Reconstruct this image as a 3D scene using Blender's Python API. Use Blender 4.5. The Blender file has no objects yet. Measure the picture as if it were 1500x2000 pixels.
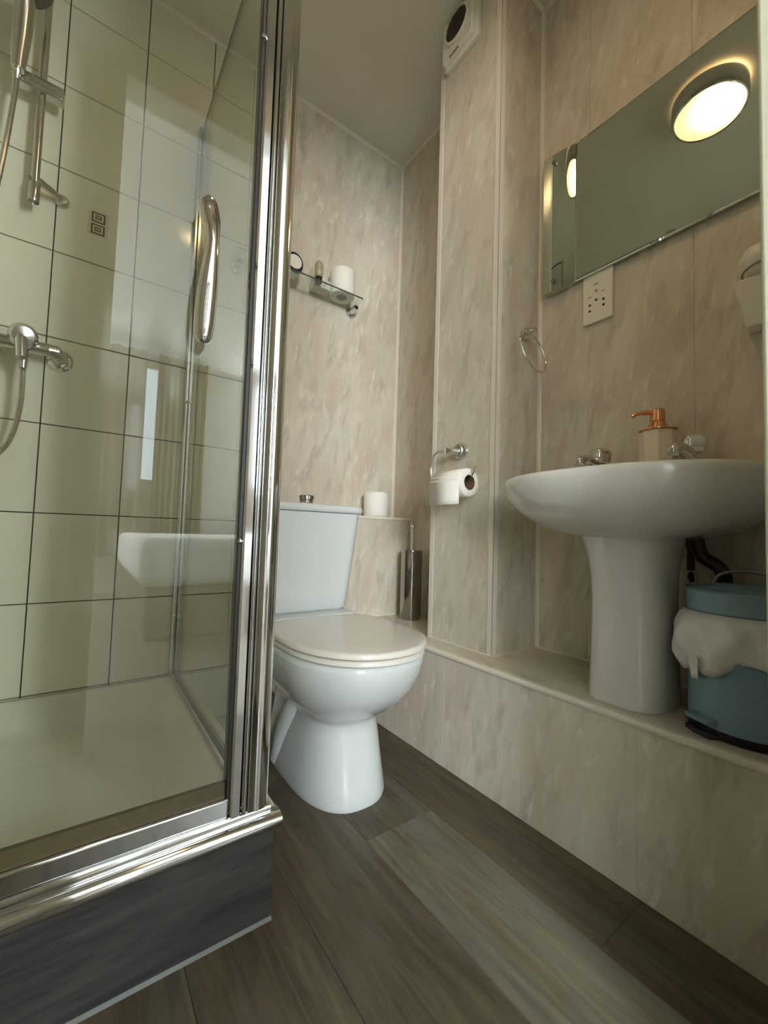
import bpy, bmesh, math, random
from mathutils import Vector, Matrix
random.seed(7)
S = bpy.context.scene
C = S.collection
PI = math.pi

# ------------------------------------------------------------------ camera
YAW, PITCH, ROLL, FPX = 0.62342, 0.05157, 0.03055, 815.08
CAM = Vector((0.0, 0.0, 0.64))
def cam_axes():
    cy, sy = math.cos(YAW), math.sin(YAW); cp, sp = math.cos(PITCH), math.sin(PITCH)
    f = Vector((sy*cp, cy*cp, sp)); r = Vector((cy, -sy, 0)); u = r.cross(f)
    c, s = math.cos(ROLL), math.sin(ROLL)
    return c*r+s*u, -s*r+c*u, f
cr, cu, cf = cam_axes()
cam = bpy.data.cameras.new('camera'); camo = bpy.data.objects.new('camera', cam); C.objects.link(camo)
M = Matrix((cr, cu, -cf)).transposed().to_4x4(); M.translation = CAM
camo.matrix_world = M
cam.sensor_fit = 'VERTICAL'; cam.sensor_height = 36.0; cam.sensor_width = 27.0
cam.lens = FPX/2000*36.0; cam.clip_start = 0.01
S.camera = camo

# ------------------------------------------------------------------ light and exposure
S.view_settings.view_transform = 'Standard'; S.view_settings.look = 'None'
S.view_settings.gamma = 1.0; S.view_settings.use_curve_mapping = False
S.view_settings.exposure = 0.08
W = bpy.data.worlds.new('world'); S.world = W; W.use_nodes = True
W.node_tree.nodes['Background'].inputs[0].default_value = (0.75, 0.85, 1.0, 1)
W.node_tree.nodes['Background'].inputs[1].default_value = 6.0
WINDOW_WATTS = 190.0
LAMP_EMIT = 95.0
al = bpy.data.lights.new('daylight_fill', 'AREA'); al.shape = 'RECTANGLE'
al.size = 1.15; al.size_y = 1.20; al.energy = WINDOW_WATTS; al.color = (0.90, 0.97, 1.0)
alo = bpy.data.objects.new('daylight_fill', al); C.objects.link(alo)
alo.location = (-1.12, -3.38, 1.68); alo.rotation_euler = (PI/2, 0, 0)   # at the bedroom window, faces +Y into the rooms

al2 = al.copy(); al2.size = 0.68; al2.energy = 140.0  # fill lamp added to brighten the shower, set at an invented second window
alo2 = bpy.data.objects.new('daylight_fill', al2); C.objects.link(alo2)
alo2.location = (1.905, -3.38, 1.68); alo2.rotation_euler = (PI/2, 0, 0)

# ------------------------------------------------------------------ materials
def srgb(r, g, b):
    f = lambda c: c/12.92 if c <= 0.04045 else ((c+0.055)/1.055)**2.4
    return (f(r/255), f(g/255), f(b/255), 1)
MATS = {}
def newmat(name):
    m = bpy.data.materials.new(name); m.use_nodes = True
    MATS[name] = m
    nt = m.node_tree
    return m, nt, nt.nodes['Principled BSDF']
def plain(name, col, rough=0.5, metal=0.0, spec=0.5, noise=0.0, nscale=40, coat=0.0, bump=0.0):
    m, nt, b = newmat(name)
    b.inputs['Base Color'].default_value = col; b.inputs['Roughness'].default_value = rough
    b.inputs['Metallic'].default_value = metal; b.inputs['Specular IOR Level'].default_value = spec
    b.inputs['Coat Weight'].default_value = coat; b.inputs['Coat Roughness'].default_value = 0.05
    if noise > 0 or bump > 0:
        g = nt.nodes.new('ShaderNodeNewGeometry'); n = nt.nodes.new('ShaderNodeTexNoise')
        n.inputs['Scale'].default_value = nscale; n.inputs['Detail'].default_value = 4
        nt.links.new(g.outputs['Position'], n.inputs['Vector'])
        if noise > 0:
            mix = nt.nodes.new('ShaderNodeMix'); mix.data_type = 'RGBA'
            mix.inputs[6].default_value = tuple(c*(1-noise) for c in col[:3])+(1,)
            mix.inputs[7].default_value = tuple(min(1, c*(1+noise)) for c in col[:3])+(1,)
            nt.links.new(n.outputs['Fac'], mix.inputs[0]); nt.links.new(mix.outputs[2], b.inputs['Base Color'])
        if bump > 0:
            bp = nt.nodes.new('ShaderNodeBump'); bp.inputs['Strength'].default_value = bump; bp.inputs['Distance'].default_value = 0.002
            nt.links.new(n.outputs['Fac'], bp.inputs['Height']); nt.links.new(bp.outputs[0], b.inputs['Normal'])
    return m
def nd(nt, t, **kw):
    n = nt.nodes.new(t)
    for k, v in kw.items(): setattr(n, k, v)
    return n
def math_node(nt, op, a, b=None):
    n = nd(nt, 'ShaderNodeMath', operation=op)
    for i, v in enumerate((a, b)):
        if v is None: continue
        if isinstance(v, (int, float)): n.inputs[i].default_value = v
        else: nt.links.new(v, n.inputs[i])
    return n.outputs[0]
def marble(name, horizontal=False, tint=(1, 1, 1)):
    # printed marble-effect plastic cladding: soft beige, pinkish and grey streaks leaning off the vertical
    m, nt, b = newmat(name)
    g = nd(nt, 'ShaderNodeNewGeometry'); sx = nd(nt, 'ShaderNodeSeparateXYZ')
    nt.links.new(g.outputs['Position'], sx.inputs[0])
    if horizontal: u, v = sx.outputs[0], sx.outputs[1]
    else:
        u = math_node(nt, 'ADD', sx.outputs[0], math_node(nt, 'MULTIPLY', sx.outputs[1], -1.0)); v = sx.outputs[2]
    us = math_node(nt, 'ADD', u, math_node(nt, 'MULTIPLY', v, -0.18))
    def layer(ku, kv, off, detail, rough, dist):
        cb = nd(nt, 'ShaderNodeCombineXYZ')
        nt.links.new(math_node(nt, 'MULTIPLY', us, ku), cb.inputs[0]); nt.links.new(math_node(nt, 'MULTIPLY', v, kv), cb.inputs[1])
        cb.inputs[2].default_value = off
        n = nd(nt, 'ShaderNodeTexNoise'); n.inputs['Scale'].default_value = 1; n.inputs['Detail'].default_value = detail
        n.inputs['Roughness'].default_value = rough; n.inputs['Distortion'].default_value = dist
        nt.links.new(cb.outputs[0], n.inputs['Vector']); return n.outputs['Fac']
    def ramp(f, a, b_):
        r = nd(nt, 'ShaderNodeMapRange'); r.inputs[1].default_value = a; r.inputs[2].default_value = b_
        nt.links.new(f, r.inputs[0]); return r.outputs[0]
    def mix(fac, c1, c2):
        x = nd(nt, 'ShaderNodeMix', data_type='RGBA'); nt.links.new(fac, x.inputs[0])
        for i, c in ((6, c1), (7, c2)):
            if isinstance(c, tuple): x.inputs[i].default_value = c
            else: nt.links.new(c, x.inputs[i])
        return x.outputs[2]
    T = lambda r, gg, bb: tuple(a*t for a, t in zip(srgb(r, gg, bb)[:3], tint))+(1,)
    c = mix(ramp(layer(6, 2.2, 0.0, 3, 0.55, 0.5), 0.32, 0.68), T(216, 207, 190), T(198, 188, 170))
    c = mix(ramp(layer(26, 7.5, 3.7, 4, 0.6, 0.35), 0.50, 0.72), c, T(183, 171, 153))
    c = mix(ramp(layer(13, 4.0, 9.1, 3, 0.5, 0.3), 0.52, 0.76), c, T(201, 183, 165))
    c = mix(ramp(layer(44, 13, 5.2, 3, 0.6, 0.3), 0.56, 0.78), c, T(226, 219, 204))
    nt.links.new(c, b.inputs['Base Color'])
    b.inputs['Roughness'].default_value = 0.28; b.inputs['Specular IOR Level'].default_value = 0.45
    n = nd(nt, 'ShaderNodeTexNoise'); n.inputs['Scale'].default_value = 260; nt.links.new(g.outputs['Position'], n.inputs['Vector'])
    bp = nd(nt, 'ShaderNodeBump'); bp.inputs['Strength'].default_value = 0.05; bp.inputs['Distance'].default_value = 0.001
    nt.links.new(n.outputs['Fac'], bp.inputs['Height']); nt.links.new(bp.outputs[0], b.inputs['Normal'])
    return m
def wood_vinyl(name, axis=1, dark=(70, 62, 50), light=(128, 119, 102), rough=0.42, use_objcol=True, fine=(60, 4)):
    m, nt, b = newmat(name)
    g = nd(nt, 'ShaderNodeNewGeometry'); sx = nd(nt, 'ShaderNodeSeparateXYZ'); nt.links.new(g.outputs['Position'], sx.inputs[0])
    oi = nd(nt, 'ShaderNodeObjectInfo')
    along = sx.outputs[axis]; across = sx.outputs[1-axis]; up = sx.outputs[2]
    across = math_node(nt, 'ADD', across, up)
    def lay(ka, kl, det, dist, z=0.0):
        cb = nd(nt, 'ShaderNodeCombineXYZ')
        nt.links.new(math_node(nt, 'MULTIPLY', across, ka), cb.inputs[0]); nt.links.new(math_node(nt, 'MULTIPLY', along, kl), cb.inputs[1])
        nt.links.new(math_node(nt, 'ADD', math_node(nt, 'MULTIPLY', oi.outputs['Random'], 37.0), z), cb.inputs[2])
        n = nd(nt, 'ShaderNodeTexNoise'); n.inputs['Scale'].default_value = 1; n.inputs['Detail'].default_value = det
        n.inputs['Distortion'].default_value = dist; n.inputs['Roughness'].default_value = 0.62
        nt.links.new(cb.outputs[0], n.inputs['Vector']); return n.outputs['Fac']
    f = math_node(nt, 'ADD', math_node(nt, 'MULTIPLY', lay(fine[0], fine[1], 6, 1.0), 0.55), math_node(nt, 'MULTIPLY', lay(16, 2.0, 3, 0.8, 5.0), 0.6))
    r = nd(nt, 'ShaderNodeMapRange'); r.inputs[1].default_value = 0.40; r.inputs[2].default_value = 0.74; nt.links.new(f, r.inputs[0])
    x = nd(nt, 'ShaderNodeMix', data_type='RGBA'); x.inputs[6].default_value = srgb(*dark); x.inputs[7].default_value = srgb(*light)
    nt.links.new(r.outputs[0], x.inputs[0])
    k = nd(nt, 'ShaderNodeMapRange'); k.inputs[1].default_value = 0.66; k.inputs[2].default_value = 0.80
    nt.links.new(lay(11, 5.5, 3, 1.2, 11.0), k.inputs[0])
    x2 = nd(nt, 'ShaderNodeMix', data_type='RGBA'); nt.links.new(math_node(nt, 'MULTIPLY', k.outputs[0], 0.7), x2.inputs[0])
    nt.links.new(x.outputs[2], x2.inputs[6]); x2.inputs[7].default_value = srgb(*(int(c*0.6) for c in dark))
    out = x2.outputs[2]
    kg = nd(nt, 'ShaderNodeMapRange'); kg.inputs[1].default_value = 0.47; kg.inputs[2].default_value = 0.66
    nt.links.new(lay(9, 1.5, 4, 1.0, 23.0), kg.inputs[0])
    xg = nd(nt, 'ShaderNodeMix', data_type='RGBA'); nt.links.new(math_node(nt, 'MULTIPLY', kg.outputs[0], 0.42), xg.inputs[0])
    nt.links.new(out, xg.inputs[6]); gm = sum(light)/3; xg.inputs[7].default_value = srgb(gm*1.02, gm*1.03, gm*0.98); out = xg.outputs[2]
    if use_objcol:
        y = nd(nt, 'ShaderNodeMix', data_type='RGBA', blend_type='MULTIPLY'); y.inputs[0].default_value = 1
        nt.links.new(out, y.inputs[6]); nt.links.new(oi.outputs['Color'], y.inputs[7]); out = y.outputs[2]
    nt.links.new(out, b.inputs['Base Color'])
    b.inputs['Roughness'].default_value = rough; b.inputs['Specular IOR Level'].default_value = 0.35
    bp = nd(nt, 'ShaderNodeBump'); bp.inputs['Strength'].default_value = 0.12; bp.inputs['Distance'].default_value = 0.001
    nt.links.new(f, bp.inputs['Height']); nt.links.new(bp.outputs[0], b.inputs['Normal'])
    return m
def clear_glass(name, tint=(0.975, 0.985, 0.972), rough=0.0, base=0.045):
    # thin pane: transparent body with a facing-dependent mirror coat
    m = bpy.data.materials.new(name); m.use_nodes = True; MATS[name] = m; nt = m.node_tree
    nt.nodes.remove(nt.nodes['Principled BSDF']); out = nt.nodes['Material Output']
    t = nd(nt, 'ShaderNodeBsdfTransparent'); t.inputs[0].default_value = tint+(1,)
    gl = nd(nt, 'ShaderNodeBsdfGlossy'); gl.inputs['Roughness'].default_value = rough; gl.inputs['Color'].default_value = (0.95, 0.98, 0.95, 1)
    lw = nd(nt, 'ShaderNodeLayerWeight'); lw.inputs[0].default_value = 0.5
    p = math_node(nt, 'POWER', lw.outputs['Facing'], 4.0)
    f = math_node(nt, 'ADD', math_node(nt, 'MULTIPLY', p, 0.9), base)
    mx = nd(nt, 'ShaderNodeMixShader'); nt.links.new(f, mx.inputs[0]); nt.links.new(t.outputs[0], mx.inputs[1]); nt.links.new(gl.outputs[0], mx.inputs[2])
    nt.links.new(mx.outputs[0], out.inputs[0]); return m
def emitter(name, col, base, peak, centre, radius):
    # opal lamp cover, brightest where the bulb sits behind it
    m, nt, b = newmat(name)
    b.inputs['Base Color'].default_value = col; b.inputs['Emission Color'].default_value = col
    g = nd(nt, 'ShaderNodeNewGeometry'); d = nd(nt, 'ShaderNodeVectorMath', operation='DISTANCE')
    nt.links.new(g.outputs['Position'], d.inputs[0]); d.inputs[1].default_value = centre
    q = math_node(nt, 'DIVIDE', d.outputs['Value'], radius); q = math_node(nt, 'MULTIPLY', q, q)
    e = math_node(nt, 'POWER', 2.71828, math_node(nt, 'MULTIPLY', q, -1.0))
    nt.links.new(math_node(nt, 'ADD', math_node(nt, 'MULTIPLY', e, peak), base), b.inputs['Emission Strength'])
    return m

marble('marble_panel'); marble('marble_ledge', True)
plain('ceiling_paint', srgb(222, 216, 202), 0.75, noise=0.03, nscale=8)
plain('tile_glaze', srgb(224, 221, 200), 0.09, coat=0.3, noise=0.02, nscale=6)
plain('grout', srgb(40, 34, 26), 0.9)
plain('trim_plastic', srgb(222, 212, 196), 0.35)
plain('door_paint', srgb(196, 194, 172), 0.45, noise=0.02, nscale=20)
plain('ceramic', srgb(208, 212, 210), 0.07, coat=0.4)
plain('seat_plastic', srgb(218, 213, 202), 0.14)
plain('basin_ceramic', srgb(214, 211, 203), 0.10, coat=0.4)
plain('tray_acrylic', srgb(214, 212, 196), 0.16, coat=0.3)
plain('chrome', (0.72, 0.73, 0.73, 1), 0.08, 1.0)
plain('bright_chrome', (0.78, 0.78, 0.77, 1), 0.05, 1.0)
plain('channel_metal', (0.46, 0.45, 0.42, 1), 0.16, 1.0)
plain('dark_chrome', (0.42, 0.41, 0.40, 1), 0.12, 1.0)
plain('glass_edge', srgb(70, 82, 70), 0.2)
plain('satin_chrome', (0.60, 0.58, 0.54, 1), 0.22, 1.0, noise=0.1, nscale=30)
plain('dark_gasket', srgb(30, 30, 28), 0.5)
plain('clear_seal', srgb(78, 68, 44), 0.4, noise=0.4, nscale=60)
plain('mirror_silver', (0.60, 0.64, 0.56, 1), 0.015, 1.0)
plain('mirror_bevel', (0.85, 0.85, 0.74, 1), 0.12, 1.0)
plain('paper', srgb(236, 230, 220), 0.9, bump=0.15, nscale=220)
plain('cardboard', srgb(120, 92, 66), 0.9)
plain('copper', (0.85, 0.40, 0.20, 1), 0.17, 1.0)
plain('soap_body', srgb(226, 212, 194), 0.3)
plain('bin_blue', srgb(126, 156, 165), 0.33)
plain('bin_liner', srgb(236, 233, 227), 0.5, bump=0.4, nscale=60)
plain('black_plastic', srgb(18, 18, 18), 0.35)
plain('pipe_dark', srgb(40, 26, 20), 0.4)
plain('pipe_rust', srgb(86, 40, 26), 0.6)
plain('white_plastic', srgb(228, 222, 206), 0.35)
plain('fan_dark', srgb(84, 74, 62), 0.6)
plain('grey_print', srgb(150, 140, 124), 0.6)
plain('brown_print', srgb(74, 56, 42), 0.4)
plain('pink_print', srgb(176, 142, 124), 0.4)
plain('pale_print', srgb(206, 196, 180), 0.3)
plain('bottle_khaki', srgb(168, 158, 128), 0.25)
plain('carton', srgb(206, 200, 186), 0.6)
plain('dark_label', srgb(28, 30, 40), 0.3)
plain('caulk', srgb(104, 107, 103), 0.6)
plain('bed_white', srgb(235, 235, 235), 0.9)
plain('bedroom_paint', srgb(224, 224, 220), 0.8)
plain('bedroom_carpet', srgb(120, 112, 104), 0.95)
plain('curtain_cloth', srgb(150, 138, 120), 0.9, noise=0.25, nscale=30)
wood_vinyl('floor_vinyl', dark=(58, 51, 40), light=(108, 101, 85))
wood_vinyl('riser_vinyl', axis=0, dark=(36, 36, 33), light=(70, 70, 66), rough=0.5, use_objcol=False, fine=(110, 7))
clear_glass('shower_glass'); clear_glass('shelf_glass', (0.94, 0.97, 0.95))
emitter('lamp_diffuser', (1.0, 0.71, 0.38, 1), 1.8, LAMP_EMIT, (0.425, 0.478, 2.287), 0.052)

# ------------------------------------------------------------------ mesh helpers (all coordinates are world metres)
def finish(name, bm, mat, parent=None, smooth=True, bevel=0.0, seg=2, angle=40, subsurf=0, weld=True):
    if weld: bmesh.ops.remove_doubles(bm, verts=bm.verts, dist=1e-6)
    bmesh.ops.recalc_face_normals(bm, faces=bm.faces)
    if parent is not None:
        p = parent; off = Vector((0, 0, 0))
        while p is not None: off += Vector(p.location); p = p.parent
        bmesh.ops.translate(bm, verts=bm.verts, vec=-off)
    me = bpy.data.meshes.new(name); bm.to_mesh(me); bm.free()
    me.materials.append(MATS[mat])
    if smooth:
        for p in me.polygons: p.use_smooth = True
        me.set_sharp_from_angle(angle=math.radians(angle))
    o = bpy.data.objects.new(name, me); C.objects.link(o)
    if parent is not None: o.parent = parent
    if bevel > 0:
        md = o.modifiers.new('bevel', 'BEVEL'); md.width = bevel; md.segments = seg; md.limit_method = 'ANGLE'; md.angle_limit = math.radians(35)
        md.harden_normals = False
    if subsurf:
        md = o.modifiers.new('sub', 'SUBSURF'); md.levels = subsurf; md.render_levels = subsurf
    return o
def thing(name, label, cat, loc, group=None):
    o = bpy.data.objects.new(name, None); C.objects.link(o); o.location = loc; o.empty_display_size = 0.05
    o['label'] = label; o['category'] = cat
    if group: o['group'] = group
    return o
def tag(o, label, cat, group=None):
    o['label'] = label; o['category'] = cat
    if group: o['group'] = group
    return o
def struct(o, label=None):
    o['kind'] = 'structure'
    if label: o['label'] = label
    return o
def rebase(o, loc):
    # move a mesh's origin to its base point
    loc = Vector(loc); o.data.transform(Matrix.Translation(-loc)); o.location = loc; return o
def BM(): return bmesh.new()
def box(bm, x0, x1, y0, y1, z0, z1):
    v = [bm.verts.new((x, y, z)) for z in (z0, z1) for y in (y0, y1) for x in (x0, x1)]
    for f in ((0, 2, 3, 1), (4, 5, 7, 6), (0, 1, 5, 4), (2, 6, 7, 3), (0, 4, 6, 2), (1, 3, 7, 5)): bm.faces.new([v[i] for i in f])
    return bm
def loft(bm, rings, cap0=True, cap1=True, close=True):
    vs = [[bm.verts.new(p) for p in r] for r in rings]; n = len(rings[0])
    for a, b in zip(vs, vs[1:]):
        for i in range(n if close else n-1):
            j = (i+1) % n; bm.faces.new((a[i], a[j], b[j], b[i]))
    if cap0: bm.faces.new(vs[0][::-1])
    if cap1: bm.faces.new(vs[-1])
    return bm
def frame_for(d):
    d = d.normalized(); a = Vector((0, 0, 1)) if abs(d.z) < 0.9 else Vector((1, 0, 0))
    u = d.cross(a).normalized(); return u, d.cross(u).normalized()
def tube(bm, pts, rad, n=12, cap=True):
    pts = [Vector(p) for p in pts]; rings = []; u = None
    for i, p in enumerate(pts):
        d = (pts[min(i+1, len(pts)-1)]-pts[max(i-1, 0)]).normalized()
        if u is None: u, v = frame_for(d)
        else: u = (u-d*u.dot(d)).normalized(); v = d.cross(u)
        r = rad[i] if isinstance(rad, (list, tuple)) else rad
        rings.append([p+(u*math.cos(2*PI*k/n)+v*math.sin(2*PI*k/n))*r for k in range(n)])
    return loft(bm, rings, cap, cap)
def lathe(bm, origin, axis, prof, n=32, cap0=True, cap1=True):
    o = Vector(origin); d = Vector(axis).normalized(); u, v = frame_for(d)
    return loft(bm, [[o+d*h+(u*math.cos(2*PI*k/n)+v*math.sin(2*PI*k/n))*max(r, 1e-5) for k in range(n)] for r, h in prof], cap0, cap1)
def smooth_path(pts, sub=6):
    P = [Vector(p) for p in pts]; out = []
    for i in range(len(P)-1):
        p0, p1, p2, p3 = P[max(i-1, 0)], P[i], P[i+1], P[min(i+2, len(P)-1)]
        for k in range(sub):
            t = k/sub
            out.append(0.5*((2*p1)+(p2-p0)*t+(2*p0-5*p1+4*p2-p3)*t*t+(3*p1-p0-3*p2+p3)*t**3))
    out.append(P[-1]); return out
def egg(cx, yf, yb, hw, yc, z, n=2.2, N=48, nb=None):
    # plan outline with its own front (towards the door) and back half lengths
    out = []
    for k in range(N):
        t = 2*PI*k/N; c, s = math.cos(t), math.sin(t); e = n if s < 0 else (nb or n)
        x = cx+hw*math.copysign(abs(c)**(2/e), c); l = (yb-yc) if s > 0 else (yc-yf)
        out.append((x, yc+l*math.copysign(abs(s)**(2/e), s), z))
    return out
def rrect(x0, x1, y0, y1, r, z, n=5):
    out = []
    for cx, cy, a0 in ((x1-r, y1-r, 0), (x0+r, y1-r, PI/2), (x0+r, y0+r, PI), (x1-r, y0+r, 1.5*PI)):
        for k in range(n+1):
            a = a0+PI/2*k/n; out.append((cx+r*math.cos(a), cy+r*math.sin(a), z))
    return out
def slab_mesh(name, w, h, d, c, mat):
    # one cladding piece: centred in X and Z, back at y=0, chamfered front at y=-d
    bm = BM(); R = []
    for y, i in ((0, 0), (-(d-c), 0), (-d, c)):
        R.append([(-w/2+i, y, -h/2+i), (w/2-i, y, -h/2+i), (w/2-i, y, h/2-i), (-w/2+i, y, h/2-i)])
    loft(bm, R); bmesh.ops.recalc_face_normals(bm, faces=bm.faces)
    me = bpy.data.meshes.new(name); bm.to_mesh(me); bm.free(); me.materials.append(MATS[mat]); return me
SLABS = {}
def piece(name, w, h, d, c, mat, parent, loc, rot=(0, 0, 0), color=None):
    key = (name, round(w, 4), round(h, 4), d, c, mat)
    if key not in SLABS: SLABS[key] = slab_mesh(name, w, h, d, c, mat)
    o = bpy.data.objects.new(name, SLABS[key]); C.objects.link(o); o.parent = parent
    o.location = Vector(loc)-Vector(parent.location); o.rotation_euler = rot
    if color: o.color = color
    return o
FACE_B = (0, 0, 0); FACE_L = (0, 0, -PI/2); FACE_R = (0, 0, PI/2); FACE_UP = (-PI/2, 0, 0)

# ------------------------------------------------------------------ room constants
YB = 1.500      # finished back wall
XR = 1.128      # finished right wall
XL = -0.515     # finished left wall
ZC = 2.357      # ceiling
XS, ZS = 0.844, 0.312       # plinth front and top
CX0, CY0, CY1 = 0.924, 0.762, 1.020   # pipe column
YBOX, ZBOX = 1.365, 0.706   # boxing behind the toilet
YT, ZT, XT = 0.684, 0.166, 0.287      # shower tray front, height and right side
TH = 0.008

# ------------------------------------------------------------------ structure
fl = struct(finish('floor', box(BM(), XL-0.1, XR+0.1, -0.15, YB+0.1, -0.05, -0.003), 'grout', smooth=False))
tones = {0: (0.80, 0.74, 0.66), 1: (1.32, 1.34, 1.28), 2: (0.86, 0.78, 0.68), 3: (0.95, 0.92, 0.86), 4: (0.74, 0.70, 0.64), 5: (0.90, 0.85, 0.76)}
PW = 0.180
cols = [0.515+PW*k for k in range(-6, 2)]
ends = {-6: [0.3, 1.1], -5: [0.9], -4: [0.15, 1.2], -3: [0.55], -2: [0.25, 1.3], -1: [1.05], 0: [0.742], 1: [0.35, 1.25]}
ti = {-2: [4, 2, 5], -1: [2, 5], 0: [1, 3], 1: [0, 2, 3]}
for k in range(-6, 2):
    x0, x1 = max(0.515+PW*k, XL), min(0.515+PW*(k+1), XS+0.005)
    if x1-x0 < 0.01: continue
    ys = [-0.15]+ends[k]+[YB]
    for q, (a, b_) in enumerate(zip(ys, ys[1:])):
        t = tones[ti.get(k, [3, 5, 2])[q % len(ti.get(k, [3, 5, 2]))]]
        piece('plank', x1-x0-0.0006, b_-a-0.0006, 0.003, 0.0004, 'floor_vinyl', fl, ((x0+x1)/2, (a+b_)/2, -0.003), FACE_UP, t+(1,))

struct(finish('ceiling', box(BM(), XL-0.1, XR+0.1, -0.15, YB+0.1, ZC, ZC+0.06), 'ceiling_paint', smooth=False))
wb = struct(finish('wall_back', box(BM(), XL-0.1, XR+0.1, YB+TH, YB+0.10, -0.003, ZC), 'grout', smooth=False))
tx = [-0.5125+0.2*k for k in range(6)]           # tile joints
TZ0 = 0.168
for i in range(5):
    for j in range(-1, 9):
        z0 = max(TZ0+0.25*j, 0.0); z1 = min(TZ0+0.25*(j+1), ZC)
        t = piece('tile', 0.1972, z1-z0-0.0028, TH, 0.0012, 'tile_glaze', wb, (tx[i]+0.1, YB+TH, (z0+z1)/2), FACE_B)
        if i == 2 and j == 5: motif_tile = t
tx_end = tx[-1]
px = [tx_end+0.002, 0.6165+0.004, 0.8665+0.002, XR+0.06]
for a, b_ in zip(px, px[1:]):
    piece('panel', b_-a-0.0002, ZC, TH, 0.0006, 'marble_panel', wb, ((a+b_)/2, YB+TH, ZC/2), FACE_B)
# printed motif in the middle of one tile: two framed squares
mx, mz = -0.0125, TZ0+0.25*5+0.125
def motif(dx, dz, w, h, y, mat):
    o = finish('motif_print', box(BM(), mx+dx-w/2, mx+dx+w/2, YB-y, YB-y+0.0004, mz+dz-h/2, mz+dz+h/2), mat, None, False)
    o.parent = motif_tile; o.location = -Vector(motif_tile.location)
motif(0, 0, 0.050, 0.078, 0.0003, 'pale_print')
for dz in (0.018, -0.018):
    motif(0, dz, 0.034, 0.030, 0.0006, 'brown_print'); motif(0, dz, 0.026, 0.022, 0.0009, 'pale_print')
    motif(0, dz, 0.016, 0.013, 0.0012, 'brown_print'); motif(0, dz, 0.011, 0.008, 0.0015, 'pink_print')

wr = struct(finish('wall_right', box(BM(), XR+TH, XR+0.10, -0.15, YB+0.1, -0.003, ZC), 'marble_panel', smooth=False))
py = [-0.15, 0.105, 0.355, 0.605, 0.855, 1.105, 1.355, YB]
for a, b_ in zip(py, py[1:]):
    piece('panel', b_-a-0.0002, ZC-ZS, TH, 0.0006, 'marble_panel', wr, (XR+TH, (a+b_)/2, (ZC+ZS)/2), FACE_L)
wl = struct(finish('wall_left', box(BM(), XL-0.10, XL-TH, -0.15, YB+0.1, -0.003, ZC), 'grout', smooth=False))
for i in range(4):
    for j in range(-1, 9):
        z0 = max(TZ0+0.25*j, 0.0); z1 = min(TZ0+0.25*(j+1), ZC)
        piece('tile', 0.1972, z1-z0-0.0028, TH, 0.0012, 'tile_glaze', wl, (XL-TH, YB-0.1-0.2*i, (z0+z1)/2), FACE_R)
for a, b_ in ((-0.15, 0.2), (0.2, 0.45), (0.45, 0.70)):
    piece('panel', b_-a-0.0002, ZC, TH, 0.0006, 'marble_panel', wl, (XL-TH, (a+b_)/2, ZC/2), FACE_R)

# plinth running under the basin
pl = struct(finish('wall_plinth', box(BM(), XS+0.004, XR+TH, -0.15, YBOX+0.02, -0.003, ZS-0.004), 'marble_panel', smooth=False))
sy = [-0.15, 0.11, 0.36, 0.61, 0.86, 1.11, YBOX]
for a, b_ in zip(sy, sy[1:]):
    piece('panel', b_-a-0.0002, ZS-0.006, 0.004, 0.0006, 'marble_panel', pl, (XS+0.004, (a+b_)/2, (ZS-0.006)/2), FACE_L)
o = finish('ledge_top', box(BM(), XS-0.001, XR+TH, -0.15, YBOX+0.01, ZS-0.004, ZS), 'marble_ledge', pl, False, 0.0015)
bm = BM()
prof = [(XS+0.012, ZS+0.0008)]+[(XS-0.0005-0.0045*math.sin(a), ZS-0.0065+0.0075*math.cos(a)) for a in [PI*k/8 for k in range(9)]]+[(XS+0.004, ZS-0.014)]
loft(bm, [[(x, y, z) for x, z in prof] for y in (-0.15, YBOX)])
struct(finish('trim_1', bm, 'trim_plastic', None))

# boxing behind the toilet
bx = struct(finish('wall_boxing', box(BM(), XT+0.15, XR+0.004, YBOX+0.004, YB+TH, 0, ZBOX-0.004), 'marble_panel', smooth=False))
for a, b_ in ((XT+0.15, 0.62), (0.62, 0.87), (0.87, XR)):
    piece('panel', b_-a-0.0002, ZBOX-0.006, 0.004, 0.0006, 'marble_panel', bx, ((a+b_)/2, YBOX+0.004, (ZBOX-0.006)/2), FACE_B)
finish('ledge_top', box(BM(), XT+0.15, XR+0.002, YBOX-0.002, YB+0.002, ZBOX-0.004, ZBOX), 'marble_ledge', bx, False, 0.001)
struct(finish('trim_2', box(BM(), XT+0.15, XR, YBOX-0.004, YBOX+0.006, ZBOX-0.010, ZBOX+0.0015), 'trim_plastic', None, False, 0.002))
struct(finish('trim_3', box(BM(), XR-0.010, XR+0.001, YBOX-0.005, YBOX+0.004, ZS, ZBOX+0.0015), 'trim_plastic', None, False, 0.002))

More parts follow.
